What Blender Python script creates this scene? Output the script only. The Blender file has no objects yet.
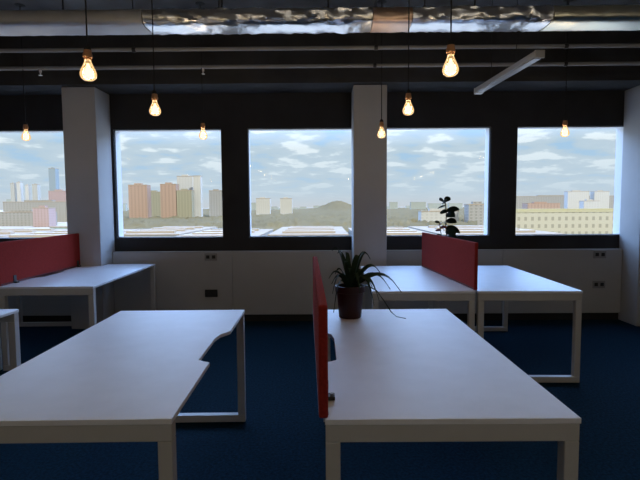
import bpy, bmesh, math, random
from mathutils import Vector, Matrix, Euler, noise as mnoise
R = math.radians
random.seed(7)
S = bpy.context.scene
COL = S.collection

# ------------------------------------------------------------------ mesh builder
class MB:
    def __init__(s): s.bm = bmesh.new()
    def box(s, x0, x1, y0, y1, z0, z1, M=None, bev=0.0):
        b = bmesh.new()
        bmesh.ops.create_cube(b, size=1)
        for v in b.verts:
            v.co = Vector(((x0+x1)/2+v.co.x*(x1-x0), (y0+y1)/2+v.co.y*(y1-y0), (z0+z1)/2+v.co.z*(z1-z0)))
        if bev: bmesh.ops.bevel(b, geom=list(b.edges), offset=bev, segments=2, profile=.5, affect='EDGES')
        s.add(b, M); return s
    def add(s, b, M=None):
        if M is not None: bmesh.ops.transform(b, matrix=M, verts=b.verts)
        me = bpy.data.meshes.new('tmp'); b.to_mesh(me); b.free()
        s.bm.from_mesh(me); bpy.data.meshes.remove(me); return s
    def lathe(s, prof, n=24, c=(0, 0, 0)):
        bm = s.bm; rings = []
        for r, z in prof:
            if r < 1e-6: rings.append([bm.verts.new((c[0], c[1], c[2]+z))])
            else: rings.append([bm.verts.new((c[0]+r*math.cos(2*math.pi*i/n), c[1]+r*math.sin(2*math.pi*i/n), c[2]+z)) for i in range(n)])
        for a, b in zip(rings, rings[1:]):
            for i in range(n):
                j = (i+1) % n
                if len(a) == 1 and len(b) == 1: continue
                if len(a) == 1: bm.faces.new((a[0], b[j], b[i]))
                elif len(b) == 1: bm.faces.new((a[i], a[j], b[0]))
                else: bm.faces.new((a[i], a[j], b[j], b[i]))
        return s
    def tube(s, pts, r, n=10, rf=None):
        bm = s.bm; pts = [Vector(p) for p in pts]; rings = []
        up = Vector((0, 0, 1))
        for k, p in enumerate(pts):
            d = (pts[min(k+1, len(pts)-1)]-pts[max(k-1, 0)]).normalized()
            a = d.cross(up)
            if a.length < 1e-3: a = d.cross(Vector((1, 0, 0)))
            a.normalize(); b = d.cross(a).normalized()
            rr = rf(k, 0) if False else r
            ring = []
            for i in range(n):
                t = 2*math.pi*i/n
                q = rr if rf is None else rf(k, i)
                ring.append(bm.verts.new(p+a*q*math.cos(t)+b*q*math.sin(t)))
            rings.append(ring)
        for a, b in zip(rings, rings[1:]):
            for i in range(n):
                j = (i+1) % n; bm.faces.new((a[i], a[j], b[j], b[i]))
        bm.faces.new(rings[0][::-1]); bm.faces.new(rings[-1]); return s
    def prism(s, poly, z0, z1):
        bm = s.bm
        lo = [bm.verts.new((x, y, z0)) for x, y in poly]; hi = [bm.verts.new((x, y, z1)) for x, y in poly]
        bm.faces.new(lo[::-1]); bm.faces.new(hi)
        for i in range(len(poly)):
            j = (i+1) % len(poly); bm.faces.new((lo[i], lo[j], hi[j], hi[i]))
        return s
    def leaf(s, pts, wf, side, th=.0022, fold=.25):
        """closed tapering blade along pts, half width wf(t), spread along 'side'"""
        bm = s.bm; pts = [Vector(p) for p in pts]; rings = []
        N = len(pts)
        for k, p in enumerate(pts):
            t = k/(N-1); w = max(wf(t), .0008)
            d = (pts[min(k+1, N-1)]-pts[max(k-1, 0)]).normalized()
            a = (Vector(side)-d*d.dot(Vector(side))).normalized(); u = a.cross(d).normalized()
            if u.z < 0: u = -u
            rings.append([bm.verts.new(p+a*w+u*w*fold), bm.verts.new(p+u*th), bm.verts.new(p-a*w+u*w*fold), bm.verts.new(p-u*th)])
        for a, b in zip(rings, rings[1:]):
            for i in range(4):
                j = (i+1) % 4; bm.faces.new((a[i], a[j], b[j], b[i]))
        bm.faces.new(rings[0][::-1]); bm.faces.new(rings[-1]); return s
    def build(s, name, mat, parent=None, smooth=False, loc=None, rz=0):
        bmesh.ops.recalc_face_normals(s.bm, faces=s.bm.faces)
        me = bpy.data.meshes.new(name); s.bm.to_mesh(me); s.bm.free()
        me.materials.append(mat)
        if smooth:
            for p in me.polygons: p.use_smooth = True
            me.set_sharp_from_angle(angle=R(40))
        o = bpy.data.objects.new(name, me); COL.objects.link(o)
        if parent: o.parent = parent
        if loc: o.location = loc
        if rz: o.rotation_euler.z = rz
        return o

def tag(o, label=None, cat=None, group=None, kind=None):
    if label: o['label'] = label
    if cat: o['category'] = cat
    if group: o['group'] = group
    if kind: o['kind'] = kind
    return o
def thing(name, label, cat, loc=(0, 0, 0), rz=0, group=None):
    o = bpy.data.objects.new(name, None); COL.objects.link(o)
    o.empty_display_size = .1
    o.location = loc; o.rotation_euler = (0, 0, rz)
    return tag(o, label, cat, group)
def struct(o, label, cat='building'):
    o['kind'] = 'structure'; o['label'] = label; o['category'] = cat; return o
def kids(o): return [c for c in COL.objects if c.parent == o]
def copy_tree(o, parent=None):
    c = o.copy(); COL.objects.link(c)
    if parent: c.parent = parent
    for k in kids(o): copy_tree(k, c)
    return c

# ------------------------------------------------------------------ materials
def mat(name, col, rough=.5, metal=0., spec=.5, noise=None, bump=None, coat=0., coat_rough=.1, ior=None):
    m = bpy.data.materials.new(name); m.use_nodes = True
    nt = m.node_tree; N = nt.nodes; L = nt.links; p = N['Principled BSDF']
    p.inputs['Base Color'].default_value = (*col, 1); p.inputs['Roughness'].default_value = rough
    p.inputs['Metallic'].default_value = metal; p.inputs['Specular IOR Level'].default_value = spec
    if ior: p.inputs['IOR'].default_value = ior
    if coat: p.inputs['Coat Weight'].default_value = coat; p.inputs['Coat Roughness'].default_value = coat_rough
    tc = N.new('ShaderNodeTexCoord')
    if noise:
        sc, amt = noise
        n = N.new('ShaderNodeTexNoise'); n.inputs['Scale'].default_value = sc; n.inputs['Detail'].default_value = 5
        L.new(tc.outputs['Object'], n.inputs['Vector'])
        r = N.new('ShaderNodeValToRGB')
        r.color_ramp.elements[0].position = .3; r.color_ramp.elements[1].position = .7
        r.color_ramp.elements[0].color = (*[c*(1-amt) for c in col], 1); r.color_ramp.elements[1].color = (*[min(1, c*(1+amt)) for c in col], 1)
        L.new(n.outputs['Fac'], r.inputs['Fac']); L.new(r.outputs['Color'], p.inputs['Base Color'])
    if bump:
        sc, st = bump
        n = N.new('ShaderNodeTexNoise'); n.inputs['Scale'].default_value = sc; n.inputs['Detail'].default_value = 4
        L.new(tc.outputs['Object'], n.inputs['Vector'])
        b = N.new('ShaderNodeBump'); b.inputs['Strength'].default_value = st; b.inputs['Distance'].default_value = .02
        L.new(n.outputs['Fac'], b.inputs['Height']); L.new(b.outputs['Normal'], p.inputs['Normal'])
    return m

M = dict(
    carpet=mat('navy_carpet', (.004, .030, .060), .95, spec=.1, noise=(60, .45), bump=(300, .5)),
    ceil=mat('black_ceiling', (.058, .058, .058), .9, spec=.2, noise=(2, .3), bump=(6, .5)),
    soffit=mat('dark_concrete_soffit', (.13, .13, .13), .9, spec=.2, noise=(1.2, .5), bump=(5, .6)),
    lining=mat('black_wall', (.038, .038, .040), .8, spec=.2, noise=(3, .15)),
    casing=mat('grey_wall', (.47, .475, .48), .6, noise=(2, .05)),
    plinth=mat('black_plinth', (.02, .02, .02), .7),
    white=mat('white_reveal', (.82, .82, .82), .6, noise=(4, .03)),
    column=mat('white_plaster', (.45, .45, .45), .7, noise=(3, .04), bump=(25, .05)),
    roomwall=mat('pale_wall', (.6, .6, .6), .8, noise=(2, .04)),
    frame=mat('dark_window_frame', (.025, .025, .028), .5),
    desk=mat('pale_laminate', (.84, .86, .91), .49, spec=.5, noise=(9, .03), ior=2.3),
    steel=mat('white_steel', (.54, .535, .52), .4, noise=(12, .02)),
    red=mat('red_felt', (.31, .030, .022), .95, spec=.15, noise=(90, .18), bump=(400, .3)),
    clamp=mat('black_plastic', (.02, .02, .022), .45),
    pot=mat('dark_red_glaze', (.032, .009, .010), .5, spec=.3, noise=(6, .3)),
    pot2=mat('charcoal_pot', (.05, .05, .055), .5, noise=(6, .2)),
    soil=mat('soil', (.03, .02, .014), 1, noise=(60, .5), bump=(80, 1)),
    leafd=mat('dark_leaf', (.012, .030, .016), .6, spec=.2, noise=(20, .3)),
    leafb=mat('dark_broad_leaf', (.010, .020, .012), .65, spec=.15, noise=(20, .3)),
    leafr=mat('red_leaf', (.22, .05, .07), .5, noise=(20, .3)),
    stem=mat('plant_stem', (.06, .035, .025), .7),
    foil=mat('foil_wrap', (.90, .90, .90), .28, metal=1., noise=(7, .06), bump=(8, .48)),
    galv=mat('dull_duct', (.62, .62, .62), .6, metal=.8, noise=(3, .12), bump=(4, .3)),
    sleeve=mat('bulb_tint_foil', (.98, .90, .70), .34, metal=1., noise=(4, .08), bump=(6, .4)),  # cream tint puts the bulbs' warm light into the duct colour
    glowfoil=mat('lamp_reflection_foil', (.80, .58, .44), .4, metal=1., noise=(5, .15)),  # brown tint stands in for the warm lamp reflection on the foil
    pipe=mat('grey_pipe', (.33, .33, .33), .5, noise=(5, .1)),
    lampbody=mat('grey_luminaire', (.50, .50, .50), .35, noise=(5, .05)),
    lampend=mat('bright_end_cap', (.85, .85, .85), .3),
    brass=mat('brass', (.50, .26, .12), .5, metal=.3),
    cord=mat('black_cord', (.012, .012, .012), .7),
    socket=mat('grey_outlet', (.30, .30, .30), .5),
    asphalt=mat('pale_ground', (.44, .43, .40), .9, noise=(.02, .2)),
    wood=mat('olive_canopy', (.165, .135, .065), .95, spec=.1, noise=(.03, .14)),
    roofpale=mat('pale_roof', (.34, .29, .23), .8, noise=(.08, .1)),
    roofcream=mat('cream_roof', (0.401, 0.392, 0.267), .8, noise=(.08, .06)),
    roofbrown=mat('orange_brown_roof', (0.349, 0.236, 0.179), .8, noise=(.08, .08)),
    rooflight=mat('rooflight', (.38, .34, .29), .4),
)
def emis(name, col, st):
    m = bpy.data.materials.new(name); m.use_nodes = True
    p = m.node_tree.nodes['Principled BSDF']
    p.inputs['Emission Color'].default_value = (*col, 1); p.inputs['Emission Strength'].default_value = st
    p.inputs['Base Color'].default_value = (*col, 1)
    return m
M['filament'] = emis('filament_glow', (1., .84, .60), 2.4)
def bulb_glass():
    m = bpy.data.materials.new('amber_glass'); m.use_nodes = True
    nt = m.node_tree; N = nt.nodes; L = nt.links; N.remove(N['Principled BSDF']); out = N['Material Output']
    tr = N.new('ShaderNodeBsdfTransparent'); tr.inputs['Color'].default_value = (1, .80, .52, 1)
    gl = N.new('ShaderNodeBsdfGlossy'); gl.inputs['Roughness'].default_value = .08
    em = N.new('ShaderNodeEmission'); em.inputs['Color'].default_value = (1, .70, .36, 1); em.inputs['Strength'].default_value = .24
    fr = N.new('ShaderNodeFresnel'); fr.inputs['IOR'].default_value = 1.4
    m1 = N.new('ShaderNodeMixShader'); L.new(fr.outputs[0], m1.inputs[0]); L.new(tr.outputs[0], m1.inputs[1]); L.new(gl.outputs[0], m1.inputs[2])
    ad = N.new('ShaderNodeAddShader'); L.new(m1.outputs[0], ad.inputs[0]); L.new(em.outputs[0], ad.inputs[1])
    L.new(ad.outputs[0], out.inputs[0]); return m
M['bulb'] = bulb_glass()
def pane_glass():
    m = bpy.data.materials.new('window_glass'); m.use_nodes = True
    nt = m.node_tree; N = nt.nodes; L = nt.links; N.remove(N['Principled BSDF']); out = N['Material Output']
    tr = N.new('ShaderNodeBsdfTransparent'); tr.inputs['Color'].default_value = (.96, .975, .97, 1)
    gl = N.new('ShaderNodeBsdfGlossy'); gl.inputs['Roughness'].default_value = .02
    mx = N.new('ShaderNodeMixShader'); mx.inputs[0].default_value = .005
    L.new(tr.outputs[0], mx.inputs[1]); L.new(gl.outputs[0], mx.inputs[2]); L.new(mx.outputs[0], out.inputs[0]); return m
M['glass'] = pane_glass()
def facade(name, wall, win, bw, bh, frac=.45):
    """wall colour with rows of windows"""
    m = bpy.data.materials.new(name); m.use_nodes = True
    nt = m.node_tree; N = nt.nodes; L = nt.links; p = N['Principled BSDF']; p.inputs['Roughness'].default_value = .8
    tc = N.new('ShaderNodeTexCoord'); sp = N.new('ShaderNodeSeparateXYZ'); L.new(tc.outputs['Object'], sp.inputs[0])
    ad = N.new('ShaderNodeMath'); ad.operation = 'ADD'; L.new(sp.outputs['X'], ad.inputs[0]); L.new(sp.outputs['Y'], ad.inputs[1])
    def cell(src, size, f):
        d = N.new('ShaderNodeMath'); d.operation = 'DIVIDE'; L.new(src, d.inputs[0]); d.inputs[1].default_value = size
        fr = N.new('ShaderNodeMath'); fr.operation = 'FRACT'; L.new(d.outputs[0], fr.inputs[0])
        a = N.new('ShaderNodeMath'); a.operation = 'LESS_THAN'; L.new(fr.outputs[0], a.inputs[0]); a.inputs[1].default_value = f
        return a.outputs[0]
    mu = N.new('ShaderNodeMath'); mu.operation = 'MULTIPLY'
    L.new(cell(ad.outputs[0], bw, frac), mu.inputs[0]); L.new(cell(sp.outputs['Z'], bh, .5), mu.inputs[1])
    mx = N.new('ShaderNodeMix'); mx.data_type = 'RGBA'; L.new(mu.outputs[0], mx.inputs['Factor'])
    mx.inputs['A'].default_value = (*wall, 1); mx.inputs['B'].default_value = (*win, 1)
    L.new(mx.outputs['Result'], p.inputs['Base Color']); return m
F = dict(  # distance haze is mixed into these pale facade colours
    pink=facade('pink_facade', (0.384, 0.301, 0.308), (0.274, 0.215, 0.22), 4, 3.2),
    orange=facade('orange_pink_facade', (0.353, 0.261, 0.215), (0.252, 0.187, 0.154), 6, 3.2),
    white=facade('white_facade', (0.443, 0.457, 0.457), (0.376, 0.388, 0.388), 5, 3.2),
    grey=facade('grey_facade', (0.294, 0.298, 0.291), (0.21, 0.213, 0.208), 5, 3.2),
    pale=facade('pale_facade', (0.376, 0.392, 0.388), (0.268, 0.28, 0.277), 5, 3.4),
    blue=facade('blue_grey_facade', (0.224, 0.287, 0.337), (0.191, 0.244, 0.287), 5, 3.4),
    olive=facade('olive_facade', (0.284, 0.284, 0.218), (0.203, 0.203, 0.156), 5, 3.2),
    cream=facade('cream_facade', (0.417, 0.413, 0.341), (0.267, 0.265, 0.219), 4.2, 4.6, .4),
    haze=facade('hazed_far_facade', (0.305, 0.353, 0.357), (0.259, 0.3, 0.303), 8, 4),
    teal=facade('teal_facade', (0.23, 0.323, 0.287), (0.165, 0.231, 0.206), 5, 3),
)

# ------------------------------------------------------------------ room shell
YW = 5.83; ZC = 3.3; XL, XR, YB = -6.2, 6.2, -4.6
WC = [-.247+1.612*i for i in range(-3, 4)]; WW = 1.296; Z0, Z1 = 1.028, 2.327
def holed(centres, w, z0, z1, x0, x1, y0, y1, zt, zb=0.):
    m = MB(); m.box(x0, x1, y0, y1, zb, z0); m.box(x0, x1, y0, y1, z1, zt)
    e = [x0]
    for c in centres: e += [c-w/2, c+w/2]
    e.append(x1)
    for a, b in zip(e[::2], e[1::2]): m.box(a, b, y0, y1, z0, z1)
    return m
struct(MB().box(XL-.2, XR+.2, YB-.2, YW+.32, -.15, 0).build('floor', M['carpet']), 'dark navy carpet floor of the office', 'floor')
struct(MB().box(XL-.2, XR+.2, YB-.2, YW+.32, ZC, ZC+.2).build('ceiling', M['soffit']), 'black painted exposed ceiling', 'ceiling')
struct(holed(WC, WW+.004, Z0-.002, Z1+.002, XL, XR, YW+.021, YW+.21, ZC).build('wall_far', M['white']), 'white outer window wall, seen as bright window reveals', 'wall')
struct(holed(WC, WW, Z0, Z1, XL, XR, YW, YW+.020, ZC).build('trim_1', M['lining']), 'black painted lining around and between the windows', 'wall lining')
struct(MB().box(XL-.2, XL, YB-.2, YW+.3, 0, ZC).build('wall_left', M['roomwall']), 'pale left wall of the office', 'wall')
struct(MB().box(XR, XR+.2, YB-.2, YW+.3, 0, ZC).build('wall_right', M['roomwall']), 'pale right wall of the office', 'wall')
RC = [-1.2, 2.0, 4.5]  # unseen rear openings added to let in fill light for camera-facing surfaces
struct(holed(RC, 1.9, 1.0, 2.4, XL, XR, YB-.2, YB, ZC).build('wall_rear', M['roomwall']), 'pale rear wall behind the camera, openings added for fill light', 'wall')
CX = [-2.718, .535, 3.765]; CW = .375
cn = ['left', 'middle', 'right']
cl = ['white square column between the first and second window from left', 'white square column between the third and fourth window from left', 'white square column at the right edge of the photo']
for i, x in enumerate(CX):
    struct(MB().box(x-CW/2, x+CW/2, 5.45, YW-.002, 0, 2.735, bev=.008).build('column_'+cn[i], M['column']), cl[i], 'column')
struct(MB().box(XL, XR, 5.36, YW-.002, 2.737, ZC-.002).build('beam_far', M['ceil']), 'black downstand beam over the columns and windows', 'beam')
e = [XL]
for x in CX: e += [x-CW/2-.002, x+CW/2+.002]
e.append(XR)
mc, mp = MB(), MB()
for a, b in zip(e[::2], e[1::2]):
    # panels with narrow joints every window bay
    n = max(1, round((b-a)/1.6))
    for k in range(n):
        p0 = a+(b-a)*k/n; p1 = a+(b-a)*(k+1)/n
        mc.box(p0+.002, p1-.002, 5.745, YW-.001, .092, .862, bev=.004)
    mp.box(a, b, 5.785, YW-.001, 0.0, .09)
struct(mc.build('trim_2', M['casing']), 'grey panelled casing below the windows', 'wall casing')
struct(mp.build('baseboard_far', M['plinth']), 'black recessed baseboard below the grey casing', 'baseboard')
for i, c in enumerate(WC):
    a, b = c-WW/2+.001, c+WW/2-.001; t = .007; y0, y1 = YW+.022, YW+.050
    m = MB(); z0, z1 = Z0+.001, Z1-.001
    m.box(a, a+t, y0, y1, z0, z1).box(b-t, b, y0, y1, z0, z1).box(a+t, b-t, y0, y1, z0, z0+t).box(a+t, b-t, y0, y1, z1-t, z1)
    w = m.build('window_%d' % (i+1), M['frame'])
    struct(w, 'dark framed square window, number %d from the left of the facade' % (i+1), 'window')
    MB().box(a+t+.001, b-t-.001, YW+.033, YW+.039, z0+t+.001, z1-t-.001).build('glass_pane', M['glass'], w)
for x, z, lab in [(-1.345, .797, 'upper grey wall outlet on the casing below second window from left'), (-1.35, .357, 'lower dark wall outlet on the casing below second window from left'),
                  (3.30, .80, 'upper grey wall outlet on the casing below rightmost window'), (3.30, .44, 'lower grey wall outlet on the casing below rightmost window')]:
    t = thing('wall_outlet', lab, 'outlet', (x, 5.743, z), 0, 'wall outlets on the casing')
    MB().box(-.075, .075, -.012, 0, -.045, .045, bev=.003).build('plate', M['clamp'] if 'dark' in lab else M['socket'], t)
    for s in (-1, 1): MB().box(s*.035-.02, s*.035+.02, -.015, -.0125, -.02, .02).build('socket_face', M['clamp'], t)

# ------------------------------------------------------------------ desks
DW, DL, DH = .798, 1.606, .73
def desk_proto(side):
    root = thing('office_desk', 'x', 'desk', group='white office desks')
    h = DW/2; c = DL/2; n = .055
    right = [(h, 0), (h, DL)]; left = [(-h, DL), (-h, 0)]
    if side > 0: right = [(h, 0), (h, c-.25), (h-.030, c-.235), (h-n, c-.215), (h-n, c+.12), (h-n*.75, c+.20), (h-.01, c+.25), (h, c+.27), (h, DL)]
    else: left = [(-h, DL), (-h, c+.27), (-h+.01, c+.25), (-h+n*.75, c+.20), (-h+n, c+.12), (-h+n, c-.215), (-h+.030, c-.235), (-h, c-.25), (-h, 0)]
    top = MB().prism(right+left, DH-.018, DH).build('desktop', M['desk'], root)
    mod = top.modifiers.new('edge', 'BEVEL'); mod.width = .002; mod.segments = 2; mod.limit_method = 'ANGLE'
    t = .046; o = h-.002
    for y in (.004, DL-.004-t):
        for s in (-1, 1):
            a, b = (s*o-t, s*o) if s > 0 else (s*o, s*o+t)
            MB().box(a, b, y, y+t, t+.006, DH-.0765, bev=.003).build('leg', M['steel'], root)
            MB().box(a+.008, b-.008, y+.008, y+t-.008, 0.0, .006).build('glide', M['clamp'], root)
        MB().box(-o, o, y, y+t, .006, t+.0055, bev=.003).build('foot_bar', M['steel'], root)
        MB().box(-o, o, y, y+t, DH-.076, DH-.0185, bev=.003).build('crossbeam', M['steel'], root)
    for s in (-1, 1):
        MB().box(s*.26-.02, s*.26+.02, .052, DL-.052, DH-.066, DH-.0190).build('side_rail', M['steel'], root)
    return root
protos = {1: desk_proto(1), -1: desk_proto(-1)}
used = set()
def desk(side, x, y, rz, label):
    r = protos[side]
    if side in used: r = copy_tree(r)
    used.add(side)
    r.location = (x, y, 0); r.rotation_euler.z = rz; r['label'] = label
    return r
desk(-1, .402, 1.458, R(.3), 'white desk nearest on the right, spiky potted plant standing on it')
desk(1, -.877, 1.458, R(1.06), 'white desk nearest on the left with notched edge and empty top')
desk(-1, 1.600, 3.690, R(-1.2), 'white desk behind on the right, broad leaved plant and red screen at its left side')
desk(1, .780, 3.705, R(-1.2), 'white desk between the spiky plant and the right red screen')
desk(-1, -2.346, 4.020, R(1.1), 'white desk in front of the left column, red screen along its left side')
desk(1, -3.172, 4.005, R(1.1), 'white desk on the far side of the left red screen, mostly hidden')
desk(-1, -2.405, 1.520, 0, 'white desk cut off by the left photo edge, only its far corner showing')

# ------------------------------------------------------------------ screens
def screen(label, x, y, L, rz, z0, z1, bolts):
    t = thing('desk_screen', label, 'desk divider', (x, y, 0), rz, 'red felt desk screens')
    p = MB().box(-.0145, .0145, 0, L, z0, z1, bev=.006).build('panel', M['red'], t)
    MB().box(-.0155, -.0147, .008, L-.008, z0+.008, z0+.016).box(.0147, .0155, .008, L-.008, z0+.008, z0+.016).build('seam', M['clamp'], p)
    for yy, s in bolts:
        b = MB(); b.box(min(s*.015, s*.044), max(s*.015, s*.044), yy-.02, yy+.02, DH+.001, DH+.014, bev=.002)
        b.box(min(s*.015, s*.021), max(s*.015, s*.021), yy-.02, yy+.02, DH+.014, DH+.07, bev=.001)
        k = b.build('clamp', M['clamp'], t)
        q = MB().lathe([(0, 0), (.007, 0), (.007, .005), (0, .005)], 12, (s*.034, yy, DH+.0145)).build('bolt', M['pipe'], k)
    return t
screen('red felt screen clamped along the left edge of the near right desk, seen edge on', -.001, 1.459, 1.46, R(1.9), DH+.0015, 1.09, [(.16, 1), (1.25, 1)])
screen('red felt screen on the right desks behind, in front of the broad leaved plant', 1.193, 3.735, 1.50, R(4.0), DH+.002, 1.105, [(.2, 1), (1.3, 1)])
screen('red felt screen at the left photo edge on the desks before the left column', -2.758, 4.04, 1.58, R(1.1), DH+.002, 1.105, [(.2, 1), (1.35, 1)])

# ------------------------------------------------------------------ plants
t = thing('potted_plant', 'spiky plant with long arching leaves in dark red pot on near right desk', 'plant', (.160, 2.845, DH+.001))
MB().lathe([(0, 0), (.062, 0), (.066, .004), (.080, .15), (.088, .155), (.090, .19), (.082, .192), (.078, .165), (0, .165)], 28).build('pot', M['pot'], t, True)
MB().lathe([(0, .166), (.05, .172), (.076, .1665)], 20).build('soil', M['soil'], t, True)
def arch(az, L, rise, droop, z0=.17, n=12):
    d = Vector((math.cos(az), math.sin(az), 0)); P = []
    for k in range(n):
        s = k/(n-1)
        P.append(d*(.012+L*s)+Vector((0, 0, z0+rise*math.sin(min(1, s*1.05)*math.pi*.62)-droop*s*s*s)))
    return P, Vector((-d.y, d.x, .8*abs(d.x)))
LV = [(R(5), .30, .12, .14), (R(-25), .17, .11, .16), (R(20), .20, .16, .08), (R(176), .115, .12, .05), (R(150), .11, .24, .0), (R(215), .11, .10, .22), (R(100), .10, .21, .0),
      (R(60), .12, .20, .02), (R(40), .16, .23, .05), (R(250), .10, .19, .05), (R(290), .13, .14, .14), (R(320), .16, .13, .2), (R(130), .10, .22, .0), (R(225), .14, .13, .13), (R(75), .20, .13, .1), (R(340), .10, .22, .0),
      (R(30), .09, .12, .03), (R(150), .09, .13, .04), (R(265), .08, .14, .02), (R(190), .10, .10, .06), (R(350), .12, .10, .08), (R(12), .24, .115, .12)]
for az, L, rise, droop in LV:
    P, sd = arch(az, L, rise, droop)
    MB().leaf(P, lambda s: .018*min(1, .55+s*2)*(1-s**2.2), sd).build('leaf', M['leafd'], t, True)
# the long leaf that droops over the rim down to the desk
P = [Vector((.02, -.03, .17)), Vector((.09, -.05, .20)), Vector((.15, -.06, .17)), Vector((.20, -.065, .10)), Vector((.235, -.07, .045)), Vector((.265, -.075, .018)), Vector((.32, -.08, .008))]
MB().leaf(P, lambda s: .014*(1-s**3), (0, 1, 0)).build('leaf', M['leafd'], t, True)

t = thing('potted_plant', 'upright dark broad leaved plant standing behind the right red screen', 'plant', (1.315, 5.02, DH+.001))
MB().lathe([(0, 0), (.055, 0), (.058, .004), (.072, .14), (.074, .15), (.066, .15), (.064, .13), (0, .13)], 28).build('pot', M['pot2'], t, True)
MB().lathe([(0, .131), (.04, .135), (.062, .1315)], 20).build('soil', M['soil'], t, True)
st1 = [(0, 0, .13), (-.02, 0, .3), (-.035, 0, .45), (-.03, 0, .58), (-.045, 0, .70)]
st2 = [(-.015, .01, .13), (-.06, .01, .28), (-.09, 0, .40), (-.10, 0, .48)]
MB().tube(st1, .006, 8).build('stem', M['stem'], t, True)
MB().tube(st2, .004, 8).build('stem', M['stem'], t, True)
def blade(base, az, L, el, w, m, sag=.3):
    d = Vector((math.cos(az)*math.cos(el), math.sin(az)*math.cos(el), math.sin(el))); b = Vector(base)
    P = [b+d*L*k/8-Vector((0, 0, sag*L*(k/8)**2)) for k in range(9)]
    MB().leaf(P, lambda s: w*math.sin(math.pi*min(1, .06+s*.94))**.7, Vector((-math.sin(az), math.cos(az), 1.0)), fold=.2).build('leaf', m, t, True)
for b, az, L, el, w, m in [
    ((-.045, 0, .69), R(120), .09, R(35), .035, M['leafb']), ((-.045, 0, .69), R(250), .10, R(20), .034, M['leafb']), ((-.045, 0, .70), R(20), .08, R(50), .03, M['leafb']),
    ((-.04, 0, .66), R(180), .07, R(-5), .013, M['leafb']), ((-.03, 0, .60), R(-20), .12, R(25), .038, M['leafb']), ((-.03, 0, .59), R(200), .07, R(15), .03, M['leafb']),
    ((-.03, 0, .57), R(-60), .10, R(5), .04, M['leafb']), ((-.033, 0, .50), R(-40), .10, R(10), .035, M['leafb']), ((-.035, 0, .46), R(80), .10, R(20), .036, M['leafb']),
    ((-.034, 0, .43), R(-15), .12, R(-5), .042, M['leafb']), ((-.03, 0, .40), R(300), .11, R(0), .042, M['leafb']), ((-.02, 0, .33), R(-50), .10, R(10), .04, M['leafb']),
    ((-.10, 0, .48), R(170), .05, R(30), .018, M['leafb']), ((-.10, 0, .47), R(260), .07, R(10), .022, M['leafr']), ((-.095, 0, .43), R(330), .06, R(20), .02, M['leafr']),
    ((-.085, 0, .40), R(200), .06, R(20), .018, M['leafr']), ((-.07, 0, .34), R(150), .06, R(20), .022, M['leafb'])]:
    blade(b, az, L*1.2, el, w*1.15, m)

# ------------------------------------------------------------------ pendant lamps
pl = thing('pendant_lamp', 'x', 'pendant lamp', (0, 0, 2.11), 0, 'bare bulb pendant lamps')
MB().tube([(0, 0, .085), (0, 0, ZC-2.11-.022)], .004, 8).build('cord', M['cord'], pl)
MB().lathe([(0, 0), (.045, 0), (.045, -.016), (.03, -.022), (0, -.022)], 20, (0, 0, ZC-2.11-.001)).build('ceiling_rose', M['cord'], pl, True)
MB().lathe([(0, .09), (.010, .09), (.017, .078), (.018, .066), (0, .066)], 20).build('cord_grip', M['cord'], pl, True)
MB().lathe([(0, .0655), (.019, .0655), (.020, .050), (.023, .045), (.023, .03), (0, .03)], 20).build('socket', M['brass'], pl, True)
MB().lathe([(0, .0295), (.0175, .0295), (.0175, .018), (0, .018)], 20).build('brass_collar', M['brass'], pl, True)
bl = MB().lathe([(0, .0175), (.015, .0175), (.018, .006), (.027, -.015), (.036, -.034), (.0405, -.050), (.040, -.062), (.034, -.075), (.022, -.084), (0, -.0875)], 24).build('bulb', M['bulb'], pl, True)
MB().lathe([(0, .002), (.006, .0), (.011, -.02), (.019, -.040), (.022, -.056), (.016, -.068), (.006, -.073), (0, -.074)], 16).build('filament', M['filament'], bl, True)
# (x, y, label)
PL = [(-1.19, 2.5, 'large near bare bulb pendant at upper left, above the left column'),
      (.644, 2.47, 'large near bare bulb pendant right of centre, left of the strip light'),
      (-1.197, 3.5, 'smaller bare bulb pendant above the second window from left'),
      (.615, 3.5, 'smaller bare bulb pendant just right of the middle column top'),
      (.565, 4.66, 'small far bare bulb pendant hanging in front of the middle column'),
      (-1.14, 4.66, 'small far bare bulb pendant at the top of second window from left'),
      (-2.84, 4.66, 'small far bare bulb pendant at the top of the leftmost window'),
      (2.31, 4.66, 'small far bare bulb pendant at the top of the rightmost window')]
# unseen rows added to the lamp grid to brighten the near desks
PL += [(x, y, 'added unseen bare bulb pendant, brightening the near desks') for y in (1.46, .42, -.62) for x in (-2.84, -1.19, .64, 2.31)]
for i, (x, y, lab) in enumerate(PL):
    o = pl if i == 0 else copy_tree(pl)
    o.location = (x, y, 2.125 if i != 2 else 2.135); o['label'] = lab
    l = bpy.data.lights.new('bulb_light', 'POINT'); l.energy = 0.8 if y > 4 else 2.2; l.color = (1., .95, .90); l.shadow_soft_size = .034
    lo = bpy.data.objects.new('bulb_light', l); COL.objects.link(lo); lo.location = (0, 0, -.045); lo.parent = o

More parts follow.
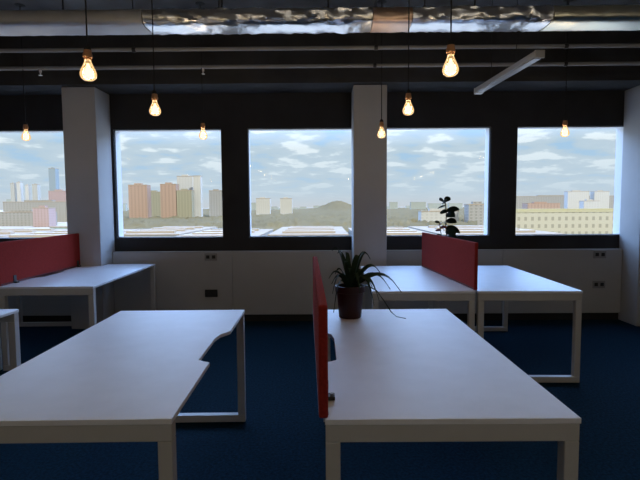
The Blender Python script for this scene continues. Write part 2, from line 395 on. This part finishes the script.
# ------------------------------------------------------------------ ceiling services
def duct_ring(rad, crink, seed):
    rnd = random.Random(seed); cache = {}
    def rf(k, i):
        return rad*(1+crink*(mnoise.noise(Vector((k*.45, math.cos(i*.4)*2.2, math.sin(i*.4)*2.2+seed)))+.5*mnoise.noise(Vector((k*1.3, math.cos(i*.4)*5, math.sin(i*.4)*5+seed)))))
    return rf
DY, DZ = 3.735, 2.787
t = thing('air_duct', 'horizontal ceiling duct, dull grey at left and shiny crumpled foil elsewhere', 'duct', (0, DY, DZ))
def seg(name, x0, x1, r, m, crink, seed, parent):
    n = max(4, int((x1-x0)/.03))
    rf = duct_ring(1, crink, seed); b = MB(); rings = []
    for k in range(n+1):
        ring = []
        for i in range(28):
            t = 2*math.pi*i/28; c, s_ = math.cos(t), math.sin(t); q = rf(k, i*20/28)*r
            ring.append(b.bm.verts.new((x0+(x1-x0)*k/n, q*1.0*math.copysign(abs(c)**.45, c), q*.44*math.copysign(abs(s_)**.6, s_))))
        rings.append(ring)
    for A, B in zip(rings, rings[1:]):
        for i in range(28): b.bm.faces.new((A[i], A[(i+1) % 28], B[(i+1) % 28], B[i]))
    b.bm.faces.new(rings[0][::-1]); b.bm.faces.new(rings[-1])
    return b.build(name, m, parent, True)
o = seg('dull_sleeve', -6.1, -1.31, .138, M['galv'], .03, 1, t); o['label'] = 'dull grey duct sleeve'
o = seg('foil_sleeve', -1.305, .37, .135, M['foil'], .15, 3, t); o['label'] = 'crumpled silver foil sleeve'
o = seg('lamp_reflection_wrap', .375, .66, .136, M['glowfoil'], .06, 5, t); o['label'] = 'foil stretch with warm lamp reflection put into its brown colour'
o = seg('foil_sleeve', .665, 1.68, .135, M['foil'], .14, 8, t); o['label'] = 'crumpled silver foil sleeve'
o = seg('bulb_tint_foil', 1.685, 2.48, .137, M['sleeve'], .03, 9, t); o['label'] = 'duct stretch with warm bulb light put into its cream colour'
o = seg('foil_sleeve', 2.485, 6.1, .135, M['foil'], .14, 12, t); o['label'] = 'crumpled silver foil sleeve'
for x in (-3.6, -1.95, -.75, .05, 1.15, 3.3):
    MB().tube([(x, 0, .055), (x, 0, ZC-DZ-.002)], .006, 8).build('hanger_rod', M['clamp'], t)
def pipe(label, y, z, r, xs, heads):
    t = thing('ceiling_pipe', label, 'pipe', (0, y, z), 0, 'thin ceiling pipes')
    MB().tube([(-6.15, 0, 0), (6.15, 0, 0)], r, 14).build('tube', M['pipe'], t, True)
    for x in xs:
        c = MB().tube([(x-.015, 0, 0), (x+.015, 0, 0)], r*1.35, 16).build('pipe_clip', M['clamp'], t, True)
        MB().tube([(x, 0, r*1.3), (x, 0, ZC-z-.002)], .004, 6).build('hanger_rod', M['clamp'], c)
    for x in heads:
        h = MB().lathe([(0, -r*.8), (.012, -r*.8), (.012, -r-.02), (.006, -r-.025), (.006, -r-.045), (.018, -r-.047), (.018, -r-.050), (0, -r-.050)], 12, (x, 0, 0)).build('sprinkler_head', M['lampend'], t, True)
    return t
pipe('lowest thin grey ceiling pipe with small sprinkler heads, nearest the windows', 4.67, 2.72, .017, (-4.4, .5, 2.30, 5), (-2.68, -1.13))
pipe('thin grey ceiling pipe between the foil duct and the lowest pipe', 4.20, 2.735, .016, (-4.0, -1.6, .46, 2.07, 4.6), ())
pipe('thin grey ceiling pipe highest up, along the top of the duct', 4.34, 3.10, .02, (-4.2, -.9, .9, 4.2), ())
t = thing('ceiling_strip_light', 'unlit grey strip light hanging lengthwise under the ceiling at upper right', 'strip light', (1.526, 4.81, 2.49), R(4.4))
MB().box(-.036, .036, -1.14, 0, 0, .045, bev=.006).build('body', M['lampbody'], t)
MB().box(-.028, .028, -1.12, -.05, -.009, -.0005, bev=.003).build('diffuser', M['lampbody'], t)
MB().box(-.038, .038, -.045, .012, -.012, -.001, bev=.003).box(-.038, .038, .001, .012, -.001, .047, bev=.002).build('end_cap', M['lampend'], t)
MB().box(-.038, .038, -1.154, -1.1405, -.010, .047, bev=.003).build('end_cap', M['lampbody'], t)
for y in (-.3, -.78): MB().tube([(0, y, .046), (0, y, ZC-2.49-.01)], .003, 6).lathe([(0, -.001), (.025, -.001), (.025, -.009), (0, -.012)], 16, (0, y, ZC-2.49)).build('suspension_wire', M['clamp'], t)  # wires the strip light hangs by, with their ceiling plates

# ------------------------------------------------------------------ the city outside (office floor is 22 m above the street)
GZ = -22
struct(MB().box(-5000, 5000, 12, 9000, GZ-1, GZ).build('ground_outside', M['asphalt']), 'pale city ground outside the windows', 'ground')
FOOT = []
def building(label, cat, x0, x1, top, y, depth, fm, rm, group=None, plant=True, name='city_building'):
    FOOT.append((x0, x1, y, y+depth))
    t = thing(name, label, cat, ((x0+x1)/2, y, GZ), 0, group); w = (x1-x0)/2; h = top-GZ
    MB().box(-w, w, 0, depth, 0, h).build('walls', fm, t)
    MB().box(-w-.3, w+.3, -.3, depth+.3, h+.01, h+.9).build('roof', rm, t)
    if plant: MB().box(-w*.5, w*.3, depth*.3, depth*.7, h+.92, h+3.4).build('plant_room', fm, t)
    return t
P_, G_ = M['roofpale'], M['roofcream']
building('slim pale tower, leftmost of the towers in the leftmost window', 'building', -971, -959, 79, 1500, 14, F['pale'], P_)
building('slim white tower, second of the towers in the leftmost window', 'building', -952, -940, 82, 1500, 14, F['white'], P_)
building('thin pale tower, third of the towers in the leftmost window', 'building', -925, -915, 73, 1500, 12, F['white'], P_)
building('pale broad tower, fourth of the towers in the leftmost window', 'building', -903, -887, 75, 1500, 16, F['pale'], P_)
building('tallest blue grey tower in the leftmost window', 'building', -793, -774, 116, 1400, 20, F['blue'], P_)
building('pink block of flats by the left column in the leftmost window', 'building', -512, -478, 33, 900, 18, F['pink'], P_)
building('low pink block under the towers in the leftmost window', 'building', -362, -342, 1.5, 600, 16, F['pink'], P_)
building('wide grey block in the leftmost window under the towers', 'building', -545, -424, 12, 820, 30, F['grey'], P_)
building('low grey block at the far left of the leftmost window', 'building', -440, -365, -4, 640, 20, F['grey'], P_)
building('teal low building at lower right of the leftmost window', 'building', -239, -222, -15.5, 420, 12, F['teal'], P_, plant=False)
building('left one of two orange pink tower blocks in the second window', 'building', -322, -291, 38.5, 800, 18, F['orange'], P_)
building('right one of two orange pink tower blocks in the second window', 'building', -269, -243, 39.5, 800, 18, F['orange'], P_)
building('olive grey block between the two orange pink tower blocks', 'building', -333, -300, 30, 900, 18, F['olive'], P_)
building('white slab tower with broad top, right of the orange pink blocks', 'building', -256, -228, 55.5, 850, 16, F['white'], P_)
building('thin white tower beside the white slab tower', 'building', -219.4, -207, 54, 820, 12, F['white'], P_, plant=False)
building('olive grey block standing in front of the white slab tower', 'building', -242, -217, 29, 800, 14, F['olive'], P_)
building('grey block at the right side of the second window', 'building', -213, -187, 32, 905, 16, F['grey'], P_)
building('small white building at the left in the third window', 'building', -152, -120, 20, 1100, 16, F['white'], P_)
building('second small white building in the third window', 'building', -97, -70, 19.5, 1100, 16, F['white'], P_)
building('grey block at the right side of the fourth window', 'building', 151, 174, 2, 500, 16, F['grey'], P_)
building('white low building in the fourth window behind the broad leaved plant', 'building', 106, 146, -5, 520, 16, F['white'], P_)
building('wide building with orange brown roof in the rightmost window', 'building', 381, 441, 4, 900, 25, F['orange'], M['roofbrown'])
building('small white building, left of two on the skyline of rightmost window', 'building', 657, 714, 37, 1300, 20, F['white'], P_)
building('small white building, right of two on the skyline of rightmost window', 'building', 728, 768, 36.5, 1300, 20, F['white'], P_)
building('small white house below the skyline of the rightmost window', 'building', 485, 515, 8, 900, 16, F['white'], P_)
building('grey long block on the skyline of the rightmost window', 'building', 560, 860, 27, 1420, 30, F['grey'], P_)
t = building('long cream building with pale yellow roof filling the rightmost window foot', 'building', 119, 190, -3.2, 300, 22, F['cream'], M['roofcream'], plant=False)
MB().box(-33, 33, 6, 18, 19.72, 21.0).build('roof_ridge', M['roofcream'], t)
rw = random.Random(5)
WH = [(-150, -112, 300, 'leftmost'), (-108, -72, 330, 'second from left'), (-68, -30, 290, 'third from left'), (-26, 12, 320, 'fourth from left'), (16, 52, 300, 'fifth from left'), (56, 112, 315, 'rightmost')]
def pale_shed(x0, x1, y, lab):
    t = thing('warehouse', lab, 'warehouse', ((x0+x1)/2, y-90, GZ), 0, 'pale flat roofed warehouses'); w = (x1-x0)/2
    MB().box(-w, w, 0, 88, 0, 9.6).build('walls', F['pale'], t)
    MB().box(-w-.4, w+.4, -.4, 88.4, 9.61, 10.1).build('roof', M['roofpale'], t)
    for k in range(4):
        MB().box(-w*.7, w*.7, 10+k*19, 14+k*19, 10.11, 11.2).build('rooflight', M['rooflight'], t)
for x0, x1, y, w in WH: pale_shed(x0, x1, y, 'pale flat roofed warehouse at the window foot, %s of the row' % w)
for x0, x1, y, w in [(-262, -205, 330, 'nearest the left red screen'), (-200, -156, 310, 'hidden behind the left column')]:
    pale_shed(x0, x1, y, 'pale flat roofed warehouse in the leftmost window, %s' % w)
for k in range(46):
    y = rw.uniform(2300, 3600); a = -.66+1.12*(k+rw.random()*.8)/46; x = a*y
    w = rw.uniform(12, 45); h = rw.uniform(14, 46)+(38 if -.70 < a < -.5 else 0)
    building('building far off on the skyline, haze put into its pale colour', 'building', x-w, x+w, GZ+h, y, 20, F['haze'], F['haze'], 'hazy buildings on the far skyline', False, 'distant_building')

# tree canopy: bumpy surface
b = MB(); nx, ny = 200, 100; grid = []
for j in range(ny+1):
    y = 360*(5000/360)**(j/ny); row = []
    for i in range(nx+1):
        x = (-.43+.75*i/nx)*y
        h = 7+3.2*mnoise.noise(Vector((x*.09, y*.05, 0)))+2.5*mnoise.noise(Vector((x*.3, y*.2, 3)))
        h *= .72 if y < 450 else 1
        h += 40*math.exp(-((x-62)/75)**2-((y-2000)/250)**2)
        my = y*.032; mx_ = y*.016
        clear = any(a-mx_ < x < c+mx_ and p-my < y < q+my for a, c, p, q in FOOT)
        row.append(b.bm.verts.new((x, y, GZ-.5 if clear else GZ+max(.2, h))))
    grid.append(row)
for j in range(ny):
    for i in range(nx): b.bm.faces.new((grid[j][i], grid[j][i+1], grid[j+1][i+1], grid[j+1][i]))
tag(b.build('woodland', M['wood'], None, True), 'olive green tree canopy stretching to the horizon', 'trees', None, 'stuff')


# ------------------------------------------------------------------ sky, sun
w = bpy.data.worlds.new('sky'); S.world = w; w.use_nodes = True
nt = w.node_tree; N = nt.nodes; L = nt.links; N.clear()
out = N.new('ShaderNodeOutputWorld'); bg = N.new('ShaderNodeBackground'); L.new(bg.outputs[0], out.inputs[0])
tc = N.new('ShaderNodeTexCoord'); sp = N.new('ShaderNodeSeparateXYZ'); L.new(tc.outputs['Generated'], sp.inputs[0])
def math_(op, a, b=None):
    n = N.new('ShaderNodeMath'); n.operation = op
    for i, v in enumerate((a, b)):
        if v is None: continue
        if isinstance(v, (int, float)): n.inputs[i].default_value = v
        else: L.new(v, n.inputs[i])
    return n.outputs[0]
zc = math_('MAXIMUM', sp.outputs['Z'], 0.0); zd = math_('ADD', zc, .17)
cv = N.new('ShaderNodeCombineXYZ'); L.new(math_('DIVIDE', sp.outputs['X'], zd), cv.inputs[0]); L.new(math_('DIVIDE', sp.outputs['Y'], zd), cv.inputs[1])
def ramp(src, stops):
    r = N.new('ShaderNodeValToRGB'); el = r.color_ramp.elements
    while len(el) < len(stops): el.new(.5)
    for e_, (p, c) in zip(el, stops): e_.position = p; e_.color = (*c, 1)
    L.new(src, r.inputs[0]); return r.outputs[0]
def noise_(scale, off):
    n = N.new('ShaderNodeTexNoise'); n.inputs['Scale'].default_value = scale; n.inputs['Detail'].default_value = 4
    mp = N.new('ShaderNodeMapping'); mp.inputs['Location'].default_value = off; L.new(cv.outputs[0], mp.inputs[0]); L.new(mp.outputs[0], n.inputs['Vector']); return n.outputs['Fac']
def mix_(f, a, b, bt='MIX'):
    n = N.new('ShaderNodeMix'); n.data_type = 'RGBA'; n.blend_type = bt
    for s, v in (('Factor', f), ('A', a), ('B', b)):
        if isinstance(v, (int, float)): n.inputs[s].default_value = v
        elif isinstance(v, tuple): n.inputs[s].default_value = (*v, 1)
        else: L.new(v, n.inputs[s])
    return n.outputs['Result']
clouds = ramp(noise_(3.4, (3, 1, 0)), [(.34, (.36, .56, .78)), (.44, (.48, .60, .71)), (.53, (.52, .63, .73)), (.60, (.80, .88, .94))])
low = ramp(sp.outputs['Z'], [(0.0, (.56, .60, .66)), (.03, (.51, .61, .71)), (.05, (.51, .61, .71))])
lowf = ramp(sp.outputs['Z'], [(.01, (1, 1, 1)), (.055, (.55, .55, .55)), (.11, (.15, .15, .15))])
c1 = mix_(lowf, clouds, low)
GAIN = 10.0
gn = ramp(sp.outputs['Z'], [(.10, (1/GAIN,)*3), (.15, (1.5/GAIN,)*3), (.22, (7.5/GAIN,)*3), (.27, (9.5/GAIN,)*3), (.42, (8.5/GAIN,)*3), (.65, (2.6/GAIN,)*3), (1., (1.6/GAIN,)*3)])
fy = N.new('ShaderNodeMapRange'); L.new(sp.outputs['Y'], fy.inputs['Value']); fy.interpolation_type = 'SMOOTHSTEP'
fy.inputs['From Min'].default_value = -.25; fy.inputs['From Max'].default_value = .25
fy = fy.outputs[0]
blue = mix_(math_('MULTIPLY', fy, ramp(sp.outputs['Z'], [(.12, (0, 0, 0)), (.26, (.85, .85, .85))])), mix_(fy, (.86, .80, .70), c1), (.36, .63, 1.25))
gm = math_('ADD', math_('MULTIPLY', math_('MAXIMUM', math_('MULTIPLY', gn, GAIN*.86), 1.0), fy), math_('MULTIPLY', math_('SUBTRACT', 1.0, fy), 1.0))
vm = N.new('ShaderNodeVectorMath'); vm.operation = 'SCALE'; L.new(blue, vm.inputs[0]); L.new(gm, vm.inputs['Scale'])
L.new(vm.outputs[0], bg.inputs['Color']); bg.inputs['Strength'].default_value = 1.11
sun = bpy.data.lights.new('sun', 'SUN'); sun.energy = 4.2; sun.angle = R(1); sun.color = (1, .95, .88)
so = bpy.data.objects.new('sun', sun); COL.objects.link(so)
so.rotation_euler = Vector((-.45, .62, -.64)).to_track_quat('-Z', 'Y').to_euler()

# ------------------------------------------------------------------ camera
cam = bpy.data.cameras.new('camera'); co = bpy.data.objects.new('camera', cam); COL.objects.link(co)
cam.sensor_width = 36; cam.lens = 481.7/640*36; cam.clip_end = 20000; cam.clip_start = .05
co.matrix_world = Matrix.Translation((0, 0, 1.392)) @ Matrix.Rotation(.00615, 4, 'Z') @ Matrix.Rotation(R(90-3.982), 4, 'X') @ Matrix.Rotation(-.0064, 4, 'Z')
S.camera = co
S.view_settings.view_transform = 'Standard'; S.view_settings.look = 'None'; S.view_settings.exposure = 0; S.view_settings.gamma = 1
S.view_settings.use_curve_mapping = False
S.cycles.use_denoising = True
S.cycles.max_bounces = 10; S.cycles.diffuse_bounces = 5; S.cycles.transparent_max_bounces = 16
S.cycles.caustics_reflective = False; S.cycles.caustics_refractive = False
S.cycles.sample_clamp_indirect = 6
